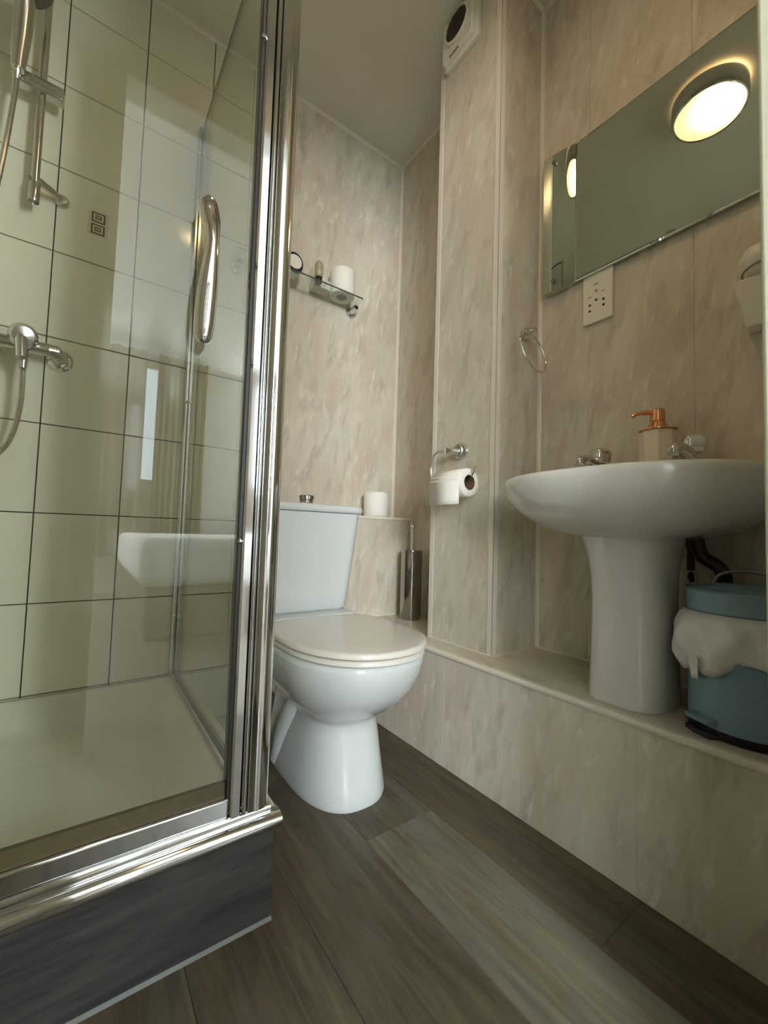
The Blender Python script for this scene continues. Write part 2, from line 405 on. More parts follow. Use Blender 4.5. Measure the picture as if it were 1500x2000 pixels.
# pipe column standing on the plinth
co = struct(finish('wall_column', box(BM(), CX0+0.004, XR+TH, CY0+0.004, CY1-0.004, ZS-0.002, ZC), 'marble_panel', smooth=False))
piece('panel', CY1-CY0-0.001, ZC-ZS, 0.004, 0.0006, 'marble_panel', co, (CX0+0.004, (CY0+CY1)/2, (ZC+ZS)/2), FACE_L)
piece('panel', XR-CX0-0.001, ZC-ZS, 0.004, 0.0006, 'marble_panel', co, ((CX0+XR)/2, CY0+0.004, (ZC+ZS)/2), FACE_B)
piece('panel', XR-CX0-0.001, ZC-ZS, 0.004, 0.0006, 'marble_panel', co, ((CX0+XR)/2, CY1-0.004, (ZC+ZS)/2), (0, 0, PI))
def angle_trim(name, x, y, sx_, sy_, w=0.017, t=0.0018):
    bm = BM()
    box(bm, min(x-sx_*t, x+sx_*w), max(x-sx_*t, x+sx_*w), min(y-sy_*t, y), max(y-sy_*t, y), ZS, ZC)
    box(bm, min(x-sx_*t, x), max(x-sx_*t, x), min(y-sy_*t, y+sy_*w), max(y-sy_*t, y+sy_*w), ZS, ZC)
    return struct(finish(name, bm, 'trim_plastic', None, False, 0.0006, weld=False))
angle_trim('trim_4', CX0, CY0, 1, 1)
angle_trim('trim_5', CX0, CY1, 1, -1)
def corner_trim(name, x, y, sx_, sy_, z0, z1, w=0.009):
    bm = BM(); R = []
    for z in (z0, z1):
        R.append([(x, y, z), (x+sx_*w, y, z), (x+sx_*w*0.55, y+sy_*w*0.35, z), (x+sx_*w*0.35, y+sy_*w*0.55, z), (x, y+sy_*w, z)])
    loft(bm, R); return struct(finish(name, bm, 'trim_plastic'))
corner_trim('trim_6', XR, YB, -1, -1, ZBOX, ZC)
corner_trim('trim_7', XR, CY0, -1, -1, ZS, ZC)
def coving(name, pts, horiz):
    bm = BM(); R = []; w = 0.009
    for (x, y, sx_, sy_) in pts:
        R.append([(x, y, ZC), (x+sx_*w, y+sy_*w, ZC), (x+sx_*w*0.4, y+sy_*w*0.4, ZC-w*0.4), (x, y, ZC-w)])
    loft(bm, R); return struct(finish(name, bm, 'trim_plastic'))
coving('trim_8', [(XL, YB, 0, -1), (XR, YB, 0, -1)], True)
coving('trim_9', [(XR, CY1, -1, 0), (XR, YB, -1, 0)], False)
coving('trim_10', [(XR, -0.05, -1, 0), (XR, CY0, -1, 0)], False)
coving('trim_11', [(CX0, CY0, 0, -1), (XR, CY0, 0, -1)], True)
# sealant beads where column and boxing meet the ledge
struct(finish('trim_12', tube(BM(), [(CX0-0.002, CY1, ZS+0.002), (CX0-0.002, CY0-0.002, ZS+0.002), (XR-0.002, CY0-0.002, ZS+0.002), (XR-0.002, -0.05, ZS+0.002)], 0.003, 6), 'trim_plastic'))
struct(finish('trim_13', tube(BM(), [(XS+0.01, YBOX-0.001, ZS+0.002), (XR-0.01, YBOX-0.001, ZS+0.002)], 0.003, 6), 'trim_plastic'))

# front wall with the doorway the camera stands in
DX0, DX1, DZ = 0.035, 0.560, 2.02
bm = BM(); box(bm, XL-0.1, DX0-0.01, -0.15, -0.055, 0, ZC); box(bm, DX0-0.01, XR+0.1, -0.15, -0.055, DZ, ZC)
struct(finish('wall_front', bm, 'bedroom_paint', None, False, weld=False))
struct(finish('trim_14', box(BM(), DX1, DX1+0.045, -0.15, 0.118, 0, ZC), 'door_paint', None, True, 0.004, 3))
struct(finish('wall_nib', box(BM(), DX1+0.045, XR+0.02, -0.15, 0.105, ZS*0, ZC), 'bedroom_paint', None, False))
struct(finish('trim_15', box(BM(), DX0-0.06, DX0, -0.155, -0.045, 0, DZ+0.03), 'door_paint', None, False, 0.003))

# the bedroom beyond the doorway, seen only as reflections
bm = BM(); box(bm, -1.9, 2.3, -3.4, -0.15, -0.05, -0.001)
struct(finish('floor_bedroom', bm, 'bedroom_carpet', None, False))
struct(finish('ceiling_bedroom', box(BM(), -1.9, 2.3, -3.4, -0.15, ZC, ZC+0.06), 'bedroom_paint', None, False))
struct(finish('wall_bedroom_left', box(BM(), -1.96, -1.9, -3.4, -0.15, 0, ZC), 'bedroom_paint', None, False))
struct(finish('wall_bedroom_right', box(BM(), 2.3, 2.36, -3.4, -0.15, 0, ZC), 'bedroom_paint', None, False))
bm = BM(); box(bm, -1.9, XL-0.1, -0.15, -0.09, 0, ZC); box(bm, XR+0.1, 2.3, -0.15, -0.09, 0, ZC)
struct(finish('wall_bedroom_front', bm, 'bedroom_paint', None, False, weld=False))
bm = BM(); wx0, wx1, wz0, wz1 = -1.72, 0.72, 1.06, 2.30; vx0, vx1 = 1.55, 2.26
box(bm, -1.9, wx0, -3.46, -3.4, 0, ZC); box(bm, wx1, vx0, -3.46, -3.4, wz0, wz1); box(bm, vx1, 2.3, -3.46, -3.4, 0, ZC); box(bm, wx0, vx1, -3.46, -3.4, 0, wz0); box(bm, wx0, vx1, -3.46, -3.4, wz1, ZC)
struct(finish('wall_bedroom_back', bm, 'bedroom_paint', None, False, weld=False))
def window(name, a, b_, mull):
    bm = BM(); box(bm, a, a+0.05, -3.44, -3.40, wz0, wz1); box(bm, b_-0.05, b_, -3.44, -3.40, wz0, wz1); box(bm, a+0.05, b_-0.05, -3.44, -3.40, wz0, wz0+0.05); box(bm, a+0.05, b_-0.05, -3.44, -3.40, wz1-0.05, wz1)
    if mull: box(bm, mull-0.02, mull+0.02, -3.44, -3.40, wz0+0.05, wz1-0.05)
    w = struct(finish(name, bm, 'white_plastic', None, False, weld=False))
    finish('pane', box(BM(), a+0.04, b_-0.04, -3.425, -3.421, wz0+0.04, wz1-0.04), 'shower_glass', w, False)
window('window_1', wx0, wx1, -0.52); window('window_added', vx0, vx1, None)  # the right-hand window is made up, an opening for the added shower fill
def curtain(x0, x1, label):
    bm = BM(); N = 60
    vs = []
    for z in (0.35, 2.33):
        vs.append([bm.verts.new((x0+(x1-x0)*k/N, -3.18+0.03*math.sin(k*0.9)+0.01*math.sin(k*2.3+z), z)) for k in range(N+1)])
    for k in range(N): bm.faces.new((vs[0][k], vs[0][k+1], vs[1][k+1], vs[1][k]))
    o = finish('curtain', bm, 'curtain_cloth'); md = o.modifiers.new('thick', 'SOLIDIFY'); md.thickness = 0.004
    tag(o, label, 'curtain', 'bedroom curtains'); return o
curtain(-0.46, 0.42, 'patterned beige curtain drawn half across the bedroom window')
curtain(0.52, 0.98, 'patterned beige curtain bunched at the window end beside the bed')
t = thing('bed', 'white covered bed in the bedroom beyond the doorway', 'bed', (0.95, -2.2, 0))
finish('base', box(BM(), 0.3, 1.6, -3.05, -1.25, 0.0, 0.30), 'bedroom_carpet', t, False, 0.02)
finish('duvet', box(BM(), 0.26, 1.64, -3.05, -1.20, 0.30, 0.58), 'bed_white', t, True, 0.06, 4)

# ------------------------------------------------------------------ shower tray
t = thing('shower_tray', 'low white shower tray with chrome edge strip and dark grey wood-effect front', 'shower tray', ((XL+XT)/2, 1.09, 0))
bm = BM(); x0, x1, y0, y1 = XL+0.001, XT-0.004, YT+0.006, YB-0.001
R = [rrect(x0, x1, y0, y1, 0.004, 0.07), rrect(x0, x1, y0, y1, 0.004, ZT-0.002), rrect(x0+0.002, x1-0.002, y0+0.002, y1-0.002, 0.004, ZT)]
R += [rrect(x0+0.045, x1-0.045, y0+0.055, y1-0.022, 0.03, ZT), rrect(x0+0.050, x1-0.051, y0+0.061, y1-0.028, 0.03, ZT-0.003)]
R += [rrect(x0+0.070, x1-0.078, y0+0.085, y1-0.065, 0.05, ZT-0.052), rrect(x0+0.085, x1-0.095, y0+0.10, y1-0.085, 0.06, ZT-0.064), rrect(x0+0.11, x1-0.13, y0+0.13, y1-0.12, 0.07, ZT-0.068), rrect(x0+0.25, x1-0.25, y0+0.25, y1-0.25, 0.08, ZT-0.072)]
loft(bm, R); finish('tray', bm, 'tray_acrylic', t, True, angle=50)
finish('waste_cover', lathe(BM(), (-0.32, 1.10, ZT-0.0725), (0, 0, 1), [(0.042, 0), (0.042, 0.003), (0.034, 0.006), (0.0, 0.007)]), 'chrome', t)
finish('riser_panel', box(BM(), XL+0.001, XT, YT, YT+0.008, 0.0, 0.150), 'riser_vinyl', t, False, 0.002)
finish('side_riser_panel', box(BM(), XT-0.008, XT, YT+0.008, YB-0.001, 0.0, 0.150), 'riser_vinyl', t, False)
finish('skirting_strip', loft(BM(), [[(x, YT-0.0035, 0.0), (x, YT-0.001, 0.004), (x, YT+0.001, 0.006), (x, YT+0.001, 0.0)] for x in (XL+0.001, XT)]), 'caulk', t)
# chrome edge strip: rolled outer lip, flat, and an inner rolled ridge
def prof_x(name, prof, xa, xb, mat, par, **k):
    return finish(name, loft(BM(), [[(x, y, z) for y, z in prof] for x in (xa, xb)]), mat, par, **k)
lip = [(YT-0.002, 0.146), (YT-0.008, 0.150), (YT-0.011, 0.156), (YT-0.010, 0.163), (YT-0.005, 0.168), (YT+0.003, 0.1695), (YT+0.018, 0.1690), (YT+0.018, 0.1662), (YT+0.004, 0.1665), (YT+0.004, 0.146)]
prof_x('edge_strip', lip, XL+0.001, XT+0.009, 'chrome', t, angle=60)
prof_x('edge_strip', [(y, z) for y, z in [(YT+0.006, 0.1695), (YT+0.005, 0.176), (YT+0.009, 0.182), (YT+0.016, 0.1835), (YT+0.022, 0.181), (YT+0.024, 0.1695)]], XL+0.001, XT-0.006, 'chrome', t, angle=60)
side = [(XT+0.009, 0.150), (XT+0.010, 0.164), (XT+0.005, 0.169), (XT-0.020, 0.1695), (XT-0.020, 0.1662), (XT+0.004, 0.1660), (XT+0.004, 0.148)]
finish('side_edge_strip', loft(BM(), [[(x, y, z) for x, z in side] for y in (YT+0.02, YB-0.001)]), 'trim_plastic', t, angle=60)

# ------------------------------------------------------------------ shower enclosure
YD = 0.703; XG = 0.260; ZE = 1.995
t = thing('shower_enclosure', 'glass shower enclosure with polished chrome corner post and curved door handle', 'shower', (XG, YD, 0.17))
# corner post: rounded outer barrel with a small bead
bm = BM(); ring = []
for k in range(25):
    a = -PI*0.80+PI*1.30*k/24
    ring.append((0.2565+0.0215*math.cos(a), YD+0.0215*math.sin(a)))
ring += [(0.2500, YD+0.024), (0.2400, YD+0.022), (0.2370, YD+0.0)]
loft(bm, [[(x, y, z) for x, y in ring] for z in (0.1835, ZE)])
post = finish('corner_post', bm, 'chrome', t, angle=50)
finish('bead', tube(BM(), [(0.2345, YD-0.016, 0.1835), (0.2345, YD-0.016, ZE)], 0.0035, 12), 'chrome', post)
finish('closing_profile', loft(BM(), [[(x, y, z) for x, y in ((0.213, YD-0.012), (0.216, YD-0.016), (0.227, YD-0.0175), (0.230, YD-0.014), (0.236, YD-0.006), (0.236, YD+0.014), (0.213, YD+0.014))] for z in (0.1835, ZE)]), 'chrome', t, angle=25)
finish('gasket', box(BM(), 0.2075, 0.2128, YD-0.010, YD+0.010, 0.190, ZE-0.004), 'dark_gasket', t, False)
for z in (0.62, 1.50): finish('rivet', lathe(BM(), (0.2100, YD-0.010, z), (0, -1, 0), [(0.004, 0), (0.004, 0.002), (0.002, 0.004), (0, 0.0042)], 12), 'bright_chrome', t)
# door leaf
door = finish('door_pane', box(BM(), XL+0.03, 0.2070, YD-0.003, YD+0.003, 0.236, ZE-0.01), 'shower_glass', t, False)
finish('bottom_seal', loft(BM(), [[(x, YD-0.006, 0.213), (x, YD-0.004, 0.236), (x, YD+0.004, 0.236), (x, YD+0.006, 0.213)] for x in (XL+0.03, 0.207)]), 'clear_seal', door)
finish('bottom_rail', box(BM(), XL+0.004, 0.2115, YD-0.012, YD+0.012, 0.1838, 0.2125), 'chrome', t, True, 0.003, 3)
finish('top_rail', box(BM(), XL+0.004, 0.236, YD-0.012, YD+0.012, ZE-0.03, ZE), 'chrome', t, True, 0.003, 3)
finish('hinge_profile', box(BM(), XL+0.001, XL+0.03, YD-0.012, YD+0.012, 0.2125, ZE-0.03), 'chrome', t, True, 0.003)
# handle: long swan-like grip, broad at the lower end
hx, hy = 0.1350, YD-0.026
def handle_ring(z, w, d, dx, dy):
    return [(hx+dx+w*math.cos(2*PI*k/24), hy+dy+d*math.sin(2*PI*k/24), z) for k in range(24)]
hp = [(1.158, 0.001, 0.001, -0.002, 0.0), (1.155, 0.008, 0.007, -0.002, 0.0), (1.148, 0.0125, 0.010, -0.002, 0.0), (1.135, 0.0155, 0.011, -0.002, 0.0), (1.118, 0.0150, 0.011, 0.0005, -0.003), (1.100, 0.0115, 0.010, 0.0025, -0.008), (1.080, 0.0095, 0.009, 0.003, -0.012),
      (1.060, 0.0105, 0.009, 0.002, -0.014), (1.030, 0.0130, 0.009, 0.0005, -0.014), (1.000, 0.0148, 0.009, -0.0005, -0.011), (0.970, 0.0152, 0.010, -0.001, -0.006), (0.950, 0.0150, 0.010, -0.001, -0.003), (0.935, 0.0130, 0.010, -0.001, 0.0), (0.926, 0.0085, 0.008, -0.001, 0.0), (0.922, 0.001, 0.001, -0.001, 0.0)]
h = finish('handle', loft(BM(), [handle_ring(z, w, d, a, b_) for z, w, d, a, b_ in hp]), 'bright_chrome', door, angle=80)
for z in (1.137, 0.948): finish('handle_stud', lathe(BM(), (hx-0.002, YD-0.002, z), (0, -1, 0), [(0.008, 0), (0.008, 0.02)], 16), 'bright_chrome', door)
# side pane, wall channel and floor channel
finish('side_pane', box(BM(), XG-0.003, XG+0.003, YD+0.022, YB-0.006, 0.176, ZE-0.004), 'shower_glass', t, False)
finish('side_top_edge', box(BM(), XG-0.0035, XG+0.0035, YD+0.022, YB-0.020, ZE-0.0045, ZE-0.001), 'pipe_dark', t, False)
ch = finish('wall_channel', loft(BM(), [[(x, y, z) for x, y in ((0.246, YB-0.0005), (0.246, YB-0.022), (0.250, YB-0.026), (0.2555, YB-0.026), (0.2555, YB-0.014), (0.2575, YB-0.014), (0.2575, YB-0.040), (0.264, YB-0.040), (0.270, YB-0.034), (0.280, YB-0.022), (0.280, YB-0.0005))] for z in (0.170, ZE)]), 'channel_metal', t, angle=25)
for z in (0.36, 1.05, 1.90):
    finish('rivet', lathe(BM(), (0.2515, YB-0.026, z), (0, -1, 0), [(0.0045, 0), (0.0045, 0.002), (0.002, 0.004), (0, 0.0042)], 12), 'bright_chrome', ch)
    finish('rivet', lathe(BM(), (0.2607, YB-0.040, z-0.004), (0, -1, 0), [(0.0035, 0), (0.0035, 0.002), (0.002, 0.003), (0, 0.0032)], 12), 'bright_chrome', ch)
finish('floor_channel', loft(BM(), [[(x, y, z) for x, z in ((0.248, 0.1698), (0.248, 0.178), (0.252, 0.182), (0.256, 0.178), (0.256, 0.172), (0.264, 0.172), (0.264, 0.180), (0.272, 0.178), (0.272, 0.1698))] for y in (YD+0.022, YB-0.041)]), 'satin_chrome', t, angle=25)

# ------------------------------------------------------------------ riser rail, handset, valve
YBAR = 1.447
t = thing('shower_rail', 'slim chrome riser rail with slider bracket on the tiled shower wall', 'shower rail', (-0.156, YB, 1.51))
finish('rail', tube(BM(), [(-0.156, YBAR, 1.520), (-0.156, YBAR, 2.29)], 0.0095, 20), 'satin_chrome', t)
finish('rail_end', lathe(BM(), (-0.156, YBAR, 1.505), (0, 0, 1), [(0.008, 0.012), (0.0115, 0.0), (0.0125, 0.004), (0.0125, 0.050), (0.0105, 0.054)], 20), 'satin_chrome', t)
for z in (1.566, 2.255):
    b1 = finish('wall_bracket', tube(BM(), [(-0.170, YBAR, z), (-0.145, YBAR, z), (-0.120, YBAR+0.022, z), (-0.104, YB-0.012, z)], [0.006, 0.010, 0.009, 0.009], 14), 'satin_chrome', t)
    finish('rose', lathe(BM(), (-0.100, YB-0.0005, z), (0, -1, 0), [(0.018, 0), (0.018, 0.008), (0.013, 0.016), (0.0, 0.018)], 20), 'satin_chrome', b1)
finish('slider', loft(BM(), [[(x, YBAR+dy, 1.826+dz) for dy, dz in ((-0.017, -0.018), (-0.022, 0.0), (-0.017, 0.018), (0.012, 0.018), (0.017, 0.0), (0.012, -0.018))] for x in (-0.216, -0.205, -0.12, -0.108)]), 'satin_chrome', t, True, 0.003)
t = thing('shower_handset', 'chrome shower handset on its slider with a long ribbed metal hose', 'shower head', (-0.205, YBAR-0.03, 1.83))
finish('grip', tube(BM(), [(-0.203, YBAR-0.036, 1.818), (-0.202, YBAR-0.036, 1.855), (-0.199, YBAR-0.042, 1.92), (-0.196, YBAR-0.056, 1.985), (-0.194, YBAR-0.072, 2.014)], [0.014, 0.0175, 0.0205, 0.022, 0.020], 20), 'satin_chrome', t)
finish('spray_head', lathe(BM(), (-0.192, YBAR-0.090, 2.024), (0.12, -0.40, -0.90), [(0.0, -0.030), (0.022, -0.026), (0.050, -0.006), (0.056, 0.004), (0.052, 0.009), (0.0, 0.010)], 32), 'fan_dark', t)
hose = smooth_path([(-0.203, YBAR-0.034, 1.818), (-0.206, YBAR-0.04, 1.72), (-0.216, YBAR-0.05, 1.55), (-0.240, YBAR-0.05, 1.30), (-0.275, YBAR-0.05, 1.05), (-0.285, YBAR-0.05, 0.90), (-0.255, YBAR-0.045, 0.80), (-0.205, YBAR-0.04, 0.790), (-0.165, YBAR-0.035, 0.845), (-0.149, YBAR-0.03, 0.94), (-0.149, YBAR-0.03, 1.045)], 26)
finish('hose', tube(BM(), hose, [0.0068 if i % 2 else 0.0058 for i in range(len(hose))], 10), 'satin_chrome', t, angle=30)
t = thing('shower_valve', 'chrome bar shower mixer with lever and two round wall flanges', 'shower valve', (-0.155, YB, 1.10))
finish('body', tube(BM(), [(-0.245, 1.452, 1.112), (-0.10, 1.452, 1.112)], 0.018, 24), 'satin_chrome', t)
lv = finish('lever', lathe(BM(), (-0.157, 1.440, 1.130), (0.12, -0.75, -0.2), [(0.026, -0.01), (0.031, 0.01), (0.031, 0.032), (0.023, 0.044), (0.0, 0.048)], 28), 'satin_chrome', t)
finish('lever_grip', tube(BM(), [(-0.156, 1.412, 1.128), (-0.154, 1.403, 1.098), (-0.151, 1.398, 1.062)], [0.017, 0.014, 0.012], 16), 'satin_chrome', lv)
finish('hose_nut', tube(BM(), [(-0.149, YBAR-0.03, 1.040), (-0.149, YBAR-0.03, 1.075), (-0.152, 1.445, 1.10)], [0.0085, 0.0095, 0.0095], 14), 'satin_chrome', t)
for x, s in ((-0.078, 1), (-0.235, -1)):
    fz = finish('flange', lathe(BM(), (x, YB-0.0005, 1.104), (0, -1, 0), [(0.031, 0), (0.031, 0.004), (0.024, 0.012), (0.014, 0.016)], 28), 'bright_chrome', t)
    finish('elbow', tube(BM(), [(x, YB-0.01, 1.104), (x, YB-0.03, 1.106), (x-0.010*s, 1.455, 1.112), (x-0.030*s, 1.452, 1.112)], [0.016, 0.018, 0.019, 0.018], 20), 'satin_chrome', fz)

# ------------------------------------------------------------------ toilet
TX = 0.568
t = thing('toilet', 'white ceramic close-coupled toilet with closed lid', 'toilet', (TX, 1.02, 0))
bm = BM()
rows = [(0.000, .830, 1.285, .112, 1.02, 2.5), (0.012, .827, 1.287, .115, 1.02, 2.5), (0.05, .836, 1.28, .108, 1.01, 2.5), (0.10, .847, 1.275, .101, 1.0, 2.5), (0.15, .859, 1.27, .095, .99, 2.45), (0.178, .863, 1.27, .092, .98, 2.4),
        (0.190, .855, 1.27, .096, .97, 2.35), (0.203, .835, 1.27, .110, .96, 2.3), (0.222, .805, 1.27, .128, .95, 2.25), (0.250, .773, 1.265, .147, .94, 2.2), (0.280, .750, 1.26, .160, .93, 2.2), (0.312, .735, 1.255, .168, .92, 2.2), (0.340, .727, 1.25, .172, .92, 2.2), (0.352, .728, 1.25, .171, .92, 2.2), (0.356, .735, 1.245, .165, .92, 2.2)]
loft(bm, [egg(TX, yf, yb, hw, yc, z, n, 56, 3.0) for z, yf, yb, hw, yc, n in rows])
pan = finish('pan', bm, 'ceramic', t, angle=75)
for s in (-1, 1):   # moulded trapway relief on each flank
    finish('trapway_relief', tube(BM(), smooth_path([(TX+s*0.050, 1.02, 0.225), (TX+s*0.066, 1.06, 0.165), (TX+s*0.074, 1.10, 0.09), (TX+s*0.078, 1.12, 0.012)], 5), 0.040, 18), 'ceramic', pan, angle=80)
finish('pan_shelf', loft(BM(), [rrect(TX-0.125, TX+0.125, 1.10, 1.325, 0.04, 0.26), rrect(TX-0.150, TX+0.150, 1.10, 1.345, 0.04, 0.355), rrect(TX-0.150, TX+0.150, 1.12, 1.345, 0.03, 0.392)]), 'ceramic', pan, True, 0.006, 3)
finish('soil_pipe', tube(BM(), [(TX-0.02, 1.24, 0.17), (TX-0.02, YBOX-0.002, 0.17)], 0.052, 24), 'white_plastic', t)
def lid(name, z0, z1, gr, mat, dome):
    R = []
    for z, i in ((z0, 0.004), (z0+0.003, 0.0), (z1-0.004, 0.0), (z1-0.001, 0.003), (z1, 0.010), (z1+dome*0.6, 0.07), (z1+dome, 0.14)):
        R.append(egg(TX, .712+gr+i, 1.148-min(i, .03), max(.176-gr-i, .01), .93, z, 2.15, 64, 4.0))
    return finish(name, loft(BM(), R), mat, t, angle=50)
lid('seat', 0.3575, 0.3715, 0.004, 'seat_plastic', 0.0)
lid('lid', 0.3735, 0.3885, 0.0, 'seat_plastic', 0.003)
for s in (-1, 1): finish('hinge', tube(BM(), [(TX+s*0.06, 1.155, 0.384), (TX+s*0.10, 1.155, 0.384)], 0.009, 14), 'chrome', t)
bm = BM()
loft(bm, [rrect(TX-hw, TX+hw, yf, 1.355, r, z, 6) for z, hw, yf, r in ((0.392, .140, 1.185, .03), (0.402, .152, 1.178, .035), (0.45, .158, 1.176, .035), (0.58, .173, 1.172, .035), (0.690, .186, 1.169, .035), (0.700, .186, 1.170, .034))])
finish('cistern', bm, 'ceramic', t, angle=60)
bm = BM()
loft(bm, [rrect(TX-.192+i, TX+.192-i, 1.159+i, 1.358-i*0.4, .03, z, 6) for z, i in ((0.7015, 0.006), (0.703, 0.002), (0.708, 0.0), (0.718, 0.0), (0.724, 0.004), (0.727, 0.014), (0.7285, 0.05))])
cl = finish('cistern_lid', bm, 'ceramic', t, angle=60)
bt = finish('flush_button', lathe(BM(), (0.592, 1.262, 0.7280), (0, 0, 1), [(0.019, 0), (0.0205, 0.004), (0.0250, 0.026), (0.0235, 0.029), (0.0, 0.0295)], 28), 'dark_chrome', t)
finish('button_divider', box(BM(), 0.5905, 0.5935, 1.236, 1.288, 0.7285, 0.7585), 'bright_chrome', bt, False)

# ------------------------------------------------------------------ toilet rolls
def roll_mesh(name, c, axis, r, rc, ln, label, group=None):
    t = thing(name, label, 'toilet roll', c, group)
    o = Vector(c); d = Vector(axis)
    bm = BM(); lathe(bm, o, d, [(rc, 0), (r-0.004, 0), (r, 0.004), (r, ln-0.004), (r-0.004, ln), (rc, ln), (rc, 0)], 40, False, False)
    finish('paper', bm, 'paper', t, angle=50)
    bm = BM(); lathe(bm, o, d, [(rc, 0.001), (rc, ln-0.001), (rc-0.0015, ln-0.001), (rc-0.0015, 0.001), (rc, 0.001)], 32, False, False)
    finish('core', bm, 'cardboard', t)
    return t
roll_mesh('toilet_roll', (0.978, 1.418, ZBOX+0.0016), (0, 0, 1), 0.052, 0.021, 0.100, 'full white toilet roll standing on the boxed ledge behind the toilet')
ZSH = 1.578
roll_mesh('toilet_roll', (0.796, 1.4435, ZSH+0.006), (0, 0, 1), 0.051, 0.022, 0.104, 'full white toilet roll standing on the glass wall shelf')
RX, RZ = 0.858, 0.788
t = roll_mesh('toilet_roll', (RX, 0.793, RZ), (0, 1, 0), 0.040, 0.0215, 0.122, 'part-used toilet roll with hanging sheet on the chrome holder')
bm = BM()
pr = [(RX-0.0403*math.sin(a), RZ+0.0403*math.cos(a)) for a in [PI*0.1*k for k in range(6)]]+[(RX-0.0405, RZ-0.02), (RX-0.039, RZ-0.045), (RX-0.040, RZ-0.062)]
loft(bm, [[(x, y, z) for x, z in pr] for y in (0.795, 0.912)], False, False, False)
sh = finish('loose_sheet', bm, 'paper', t); md = sh.modifiers.new('thick', 'SOLIDIFY'); md.thickness = 0.0006

# roll holder on the column
t = thing('toilet_roll_holder', 'chrome toilet roll holder with round rose and curved wire arm', 'roll holder', (CX0, 0.888, 0.897))
finish('rose', lathe(BM(), (CX0-0.0006, 0.888, 0.897), (-1, 0, 0), [(0.026, 0), (0.026, 0.004), (0.023, 0.014), (0.018, 0.020), (0.0, 0.022)], 32), 'chrome', t)
finish('stem', lathe(BM(), (CX0-0.020, 0.888, 0.894), (-1, 0.1, -0.05), [(0.011, 0), (0.011, 0.03), (0.009, 0.042), (0.0, 0.044)], 20), 'chrome', t)
finish('arm', tube(BM(), smooth_path([(CX0-0.050, 0.892, 0.892), (CX0-0.062, 0.925, 0.892), (CX0-0.066, 0.942, 0.880), (CX0-0.066, 0.952, 0.845), (CX0-0.066, 0.948, 0.812), (CX0-0.066, 0.930, 0.8055), (CX0-0.066, 0.850, 0.8055), (CX0-0.066, 0.798, 0.8055), (CX0-0.066, 0.783, 0.812), (CX0-0.066, 0.775, 0.832)], 6), 0.0034, 10), 'chrome', t)

# toilet brush
bxx, byy = 1.056, 1.272
t = thing('toilet_brush', 'cylindrical polished steel toilet brush holder with thin upright handle', 'toilet brush', (bxx, byy, ZS))
plain('dark_steel', (0.40, 0.38, 0.35, 1), 0.09, 1.0)
finish('holder', lathe(BM(), (bxx, byy, ZS), (0, 0, 1), [(0.040, 0), (0.0415, 0.004), (0.0415, 0.258), (0.0425, 0.262), (0.0415, 0.266), (0.0, 0.266)], 40), 'dark_steel', t)
hd = finish('handle', tube(BM(), [(bxx, byy, ZS+0.26), (bxx, byy, ZS+0.352)], 0.0048, 14), 'bright_chrome', t)
finish('knob', lathe(BM(), (bxx, byy, ZS+0.350), (0, 0, 1), [(0.004, 0), (0.0085, 0.003), (0.0095, 0.009), (0.0075, 0.015), (0.0, 0.018)], 20), 'bright_chrome', hd)

# ------------------------------------------------------------------ glass shelf and what stands on it
t = thing('glass_shelf', 'clear glass wall shelf on round chrome brackets above the cistern', 'shelf', (0.64, YB, ZSH))
finish('pane', loft(BM(), [rrect(0.362, 0.874, 1.392, YB-0.006, 0.012, z) for z in (ZSH, ZSH+0.006)]), 'shelf_glass', t, True, angle=30)
finish('front_edge', box(BM(), 0.372, 0.864, 1.3905, 1.3922, ZSH+0.0005, ZSH+0.0055), 'glass_edge', t, False)
for x in (0.392, 0.868):
    br = finish('bracket', tube(BM(), [(x, YB-0.004, ZSH-0.010), (x, YB-0.03, ZSH-0.010), (x, YB-0.052, ZSH-0.006)], [0.012, 0.012, 0.010], 18), 'chrome', t)
    finish('rose', lathe(BM(), (x, YB-0.0005, ZSH-0.010), (0, -1, 0), [(0.021, 0), (0.021, 0.006), (0.017, 0.011), (0.0, 0.012)], 28), 'chrome', br)
    finish('clamp', box(BM(), x-0.009, x+0.009, YB-0.055, YB-0.022, ZSH-0.012, ZSH-0.0002), 'dark_label', br, False, 0.003)
ZI = ZSH+0.0062
t = thing('travel_clock', 'rounded black and white clock-like item on the glass shelf', 'clock', (0.585, 1.435, ZI))
bm = BM(); R = []
for y, i in ((1.410, 0.004), (1.414, 0.0), (1.452, 0.0), (1.456, 0.004)):
    R.append([(0.578+(0.034-i)*math.cos(2*PI*k/32), y, ZI+0.040+(0.040-i)*math.sin(2*PI*k/32)) for k in range(32)])
finish('case', loft(BM(), R), 'dark_label', t); bm.free()
finish('face', lathe(BM(), (0.578, 1.4098, ZI+0.042), (0, -1, 0), [(0.026, 0), (0.026, 0.0012), (0.0, 0.0014)], 28), 'white_plastic', t)
finish('foot', box(BM(), 0.560, 0.596, 1.412, 1.454, ZI, ZI+0.012), 'satin_chrome', t, False, 0.003)
t = thing('lotion_bottle', 'small khaki bottle standing upside down on its black cap', 'bottle', (0.676, 1.412, ZI))
finish('cap', lathe(BM(), (0.676, 1.412, ZI), (0, 0, 1), [(0.0125, 0), (0.0135, 0.002), (0.0135, 0.020), (0.012, 0.022)], 24), 'black_plastic', t)
finish('body', lathe(BM(), (0.676, 1.412, ZI+0.022), (0, 0, 1), [(0.012, 0), (0.0155, 0.004), (0.0165, 0.030), (0.0150, 0.050), (0.010, 0.060), (0.004, 0.064), (0.0, 0.0645)], 24), 'bottle_khaki', t)
t = thing('soap_carton', 'small pale carton lying between the bottle and the roll', 'carton', (0.708, 1.455, ZI))
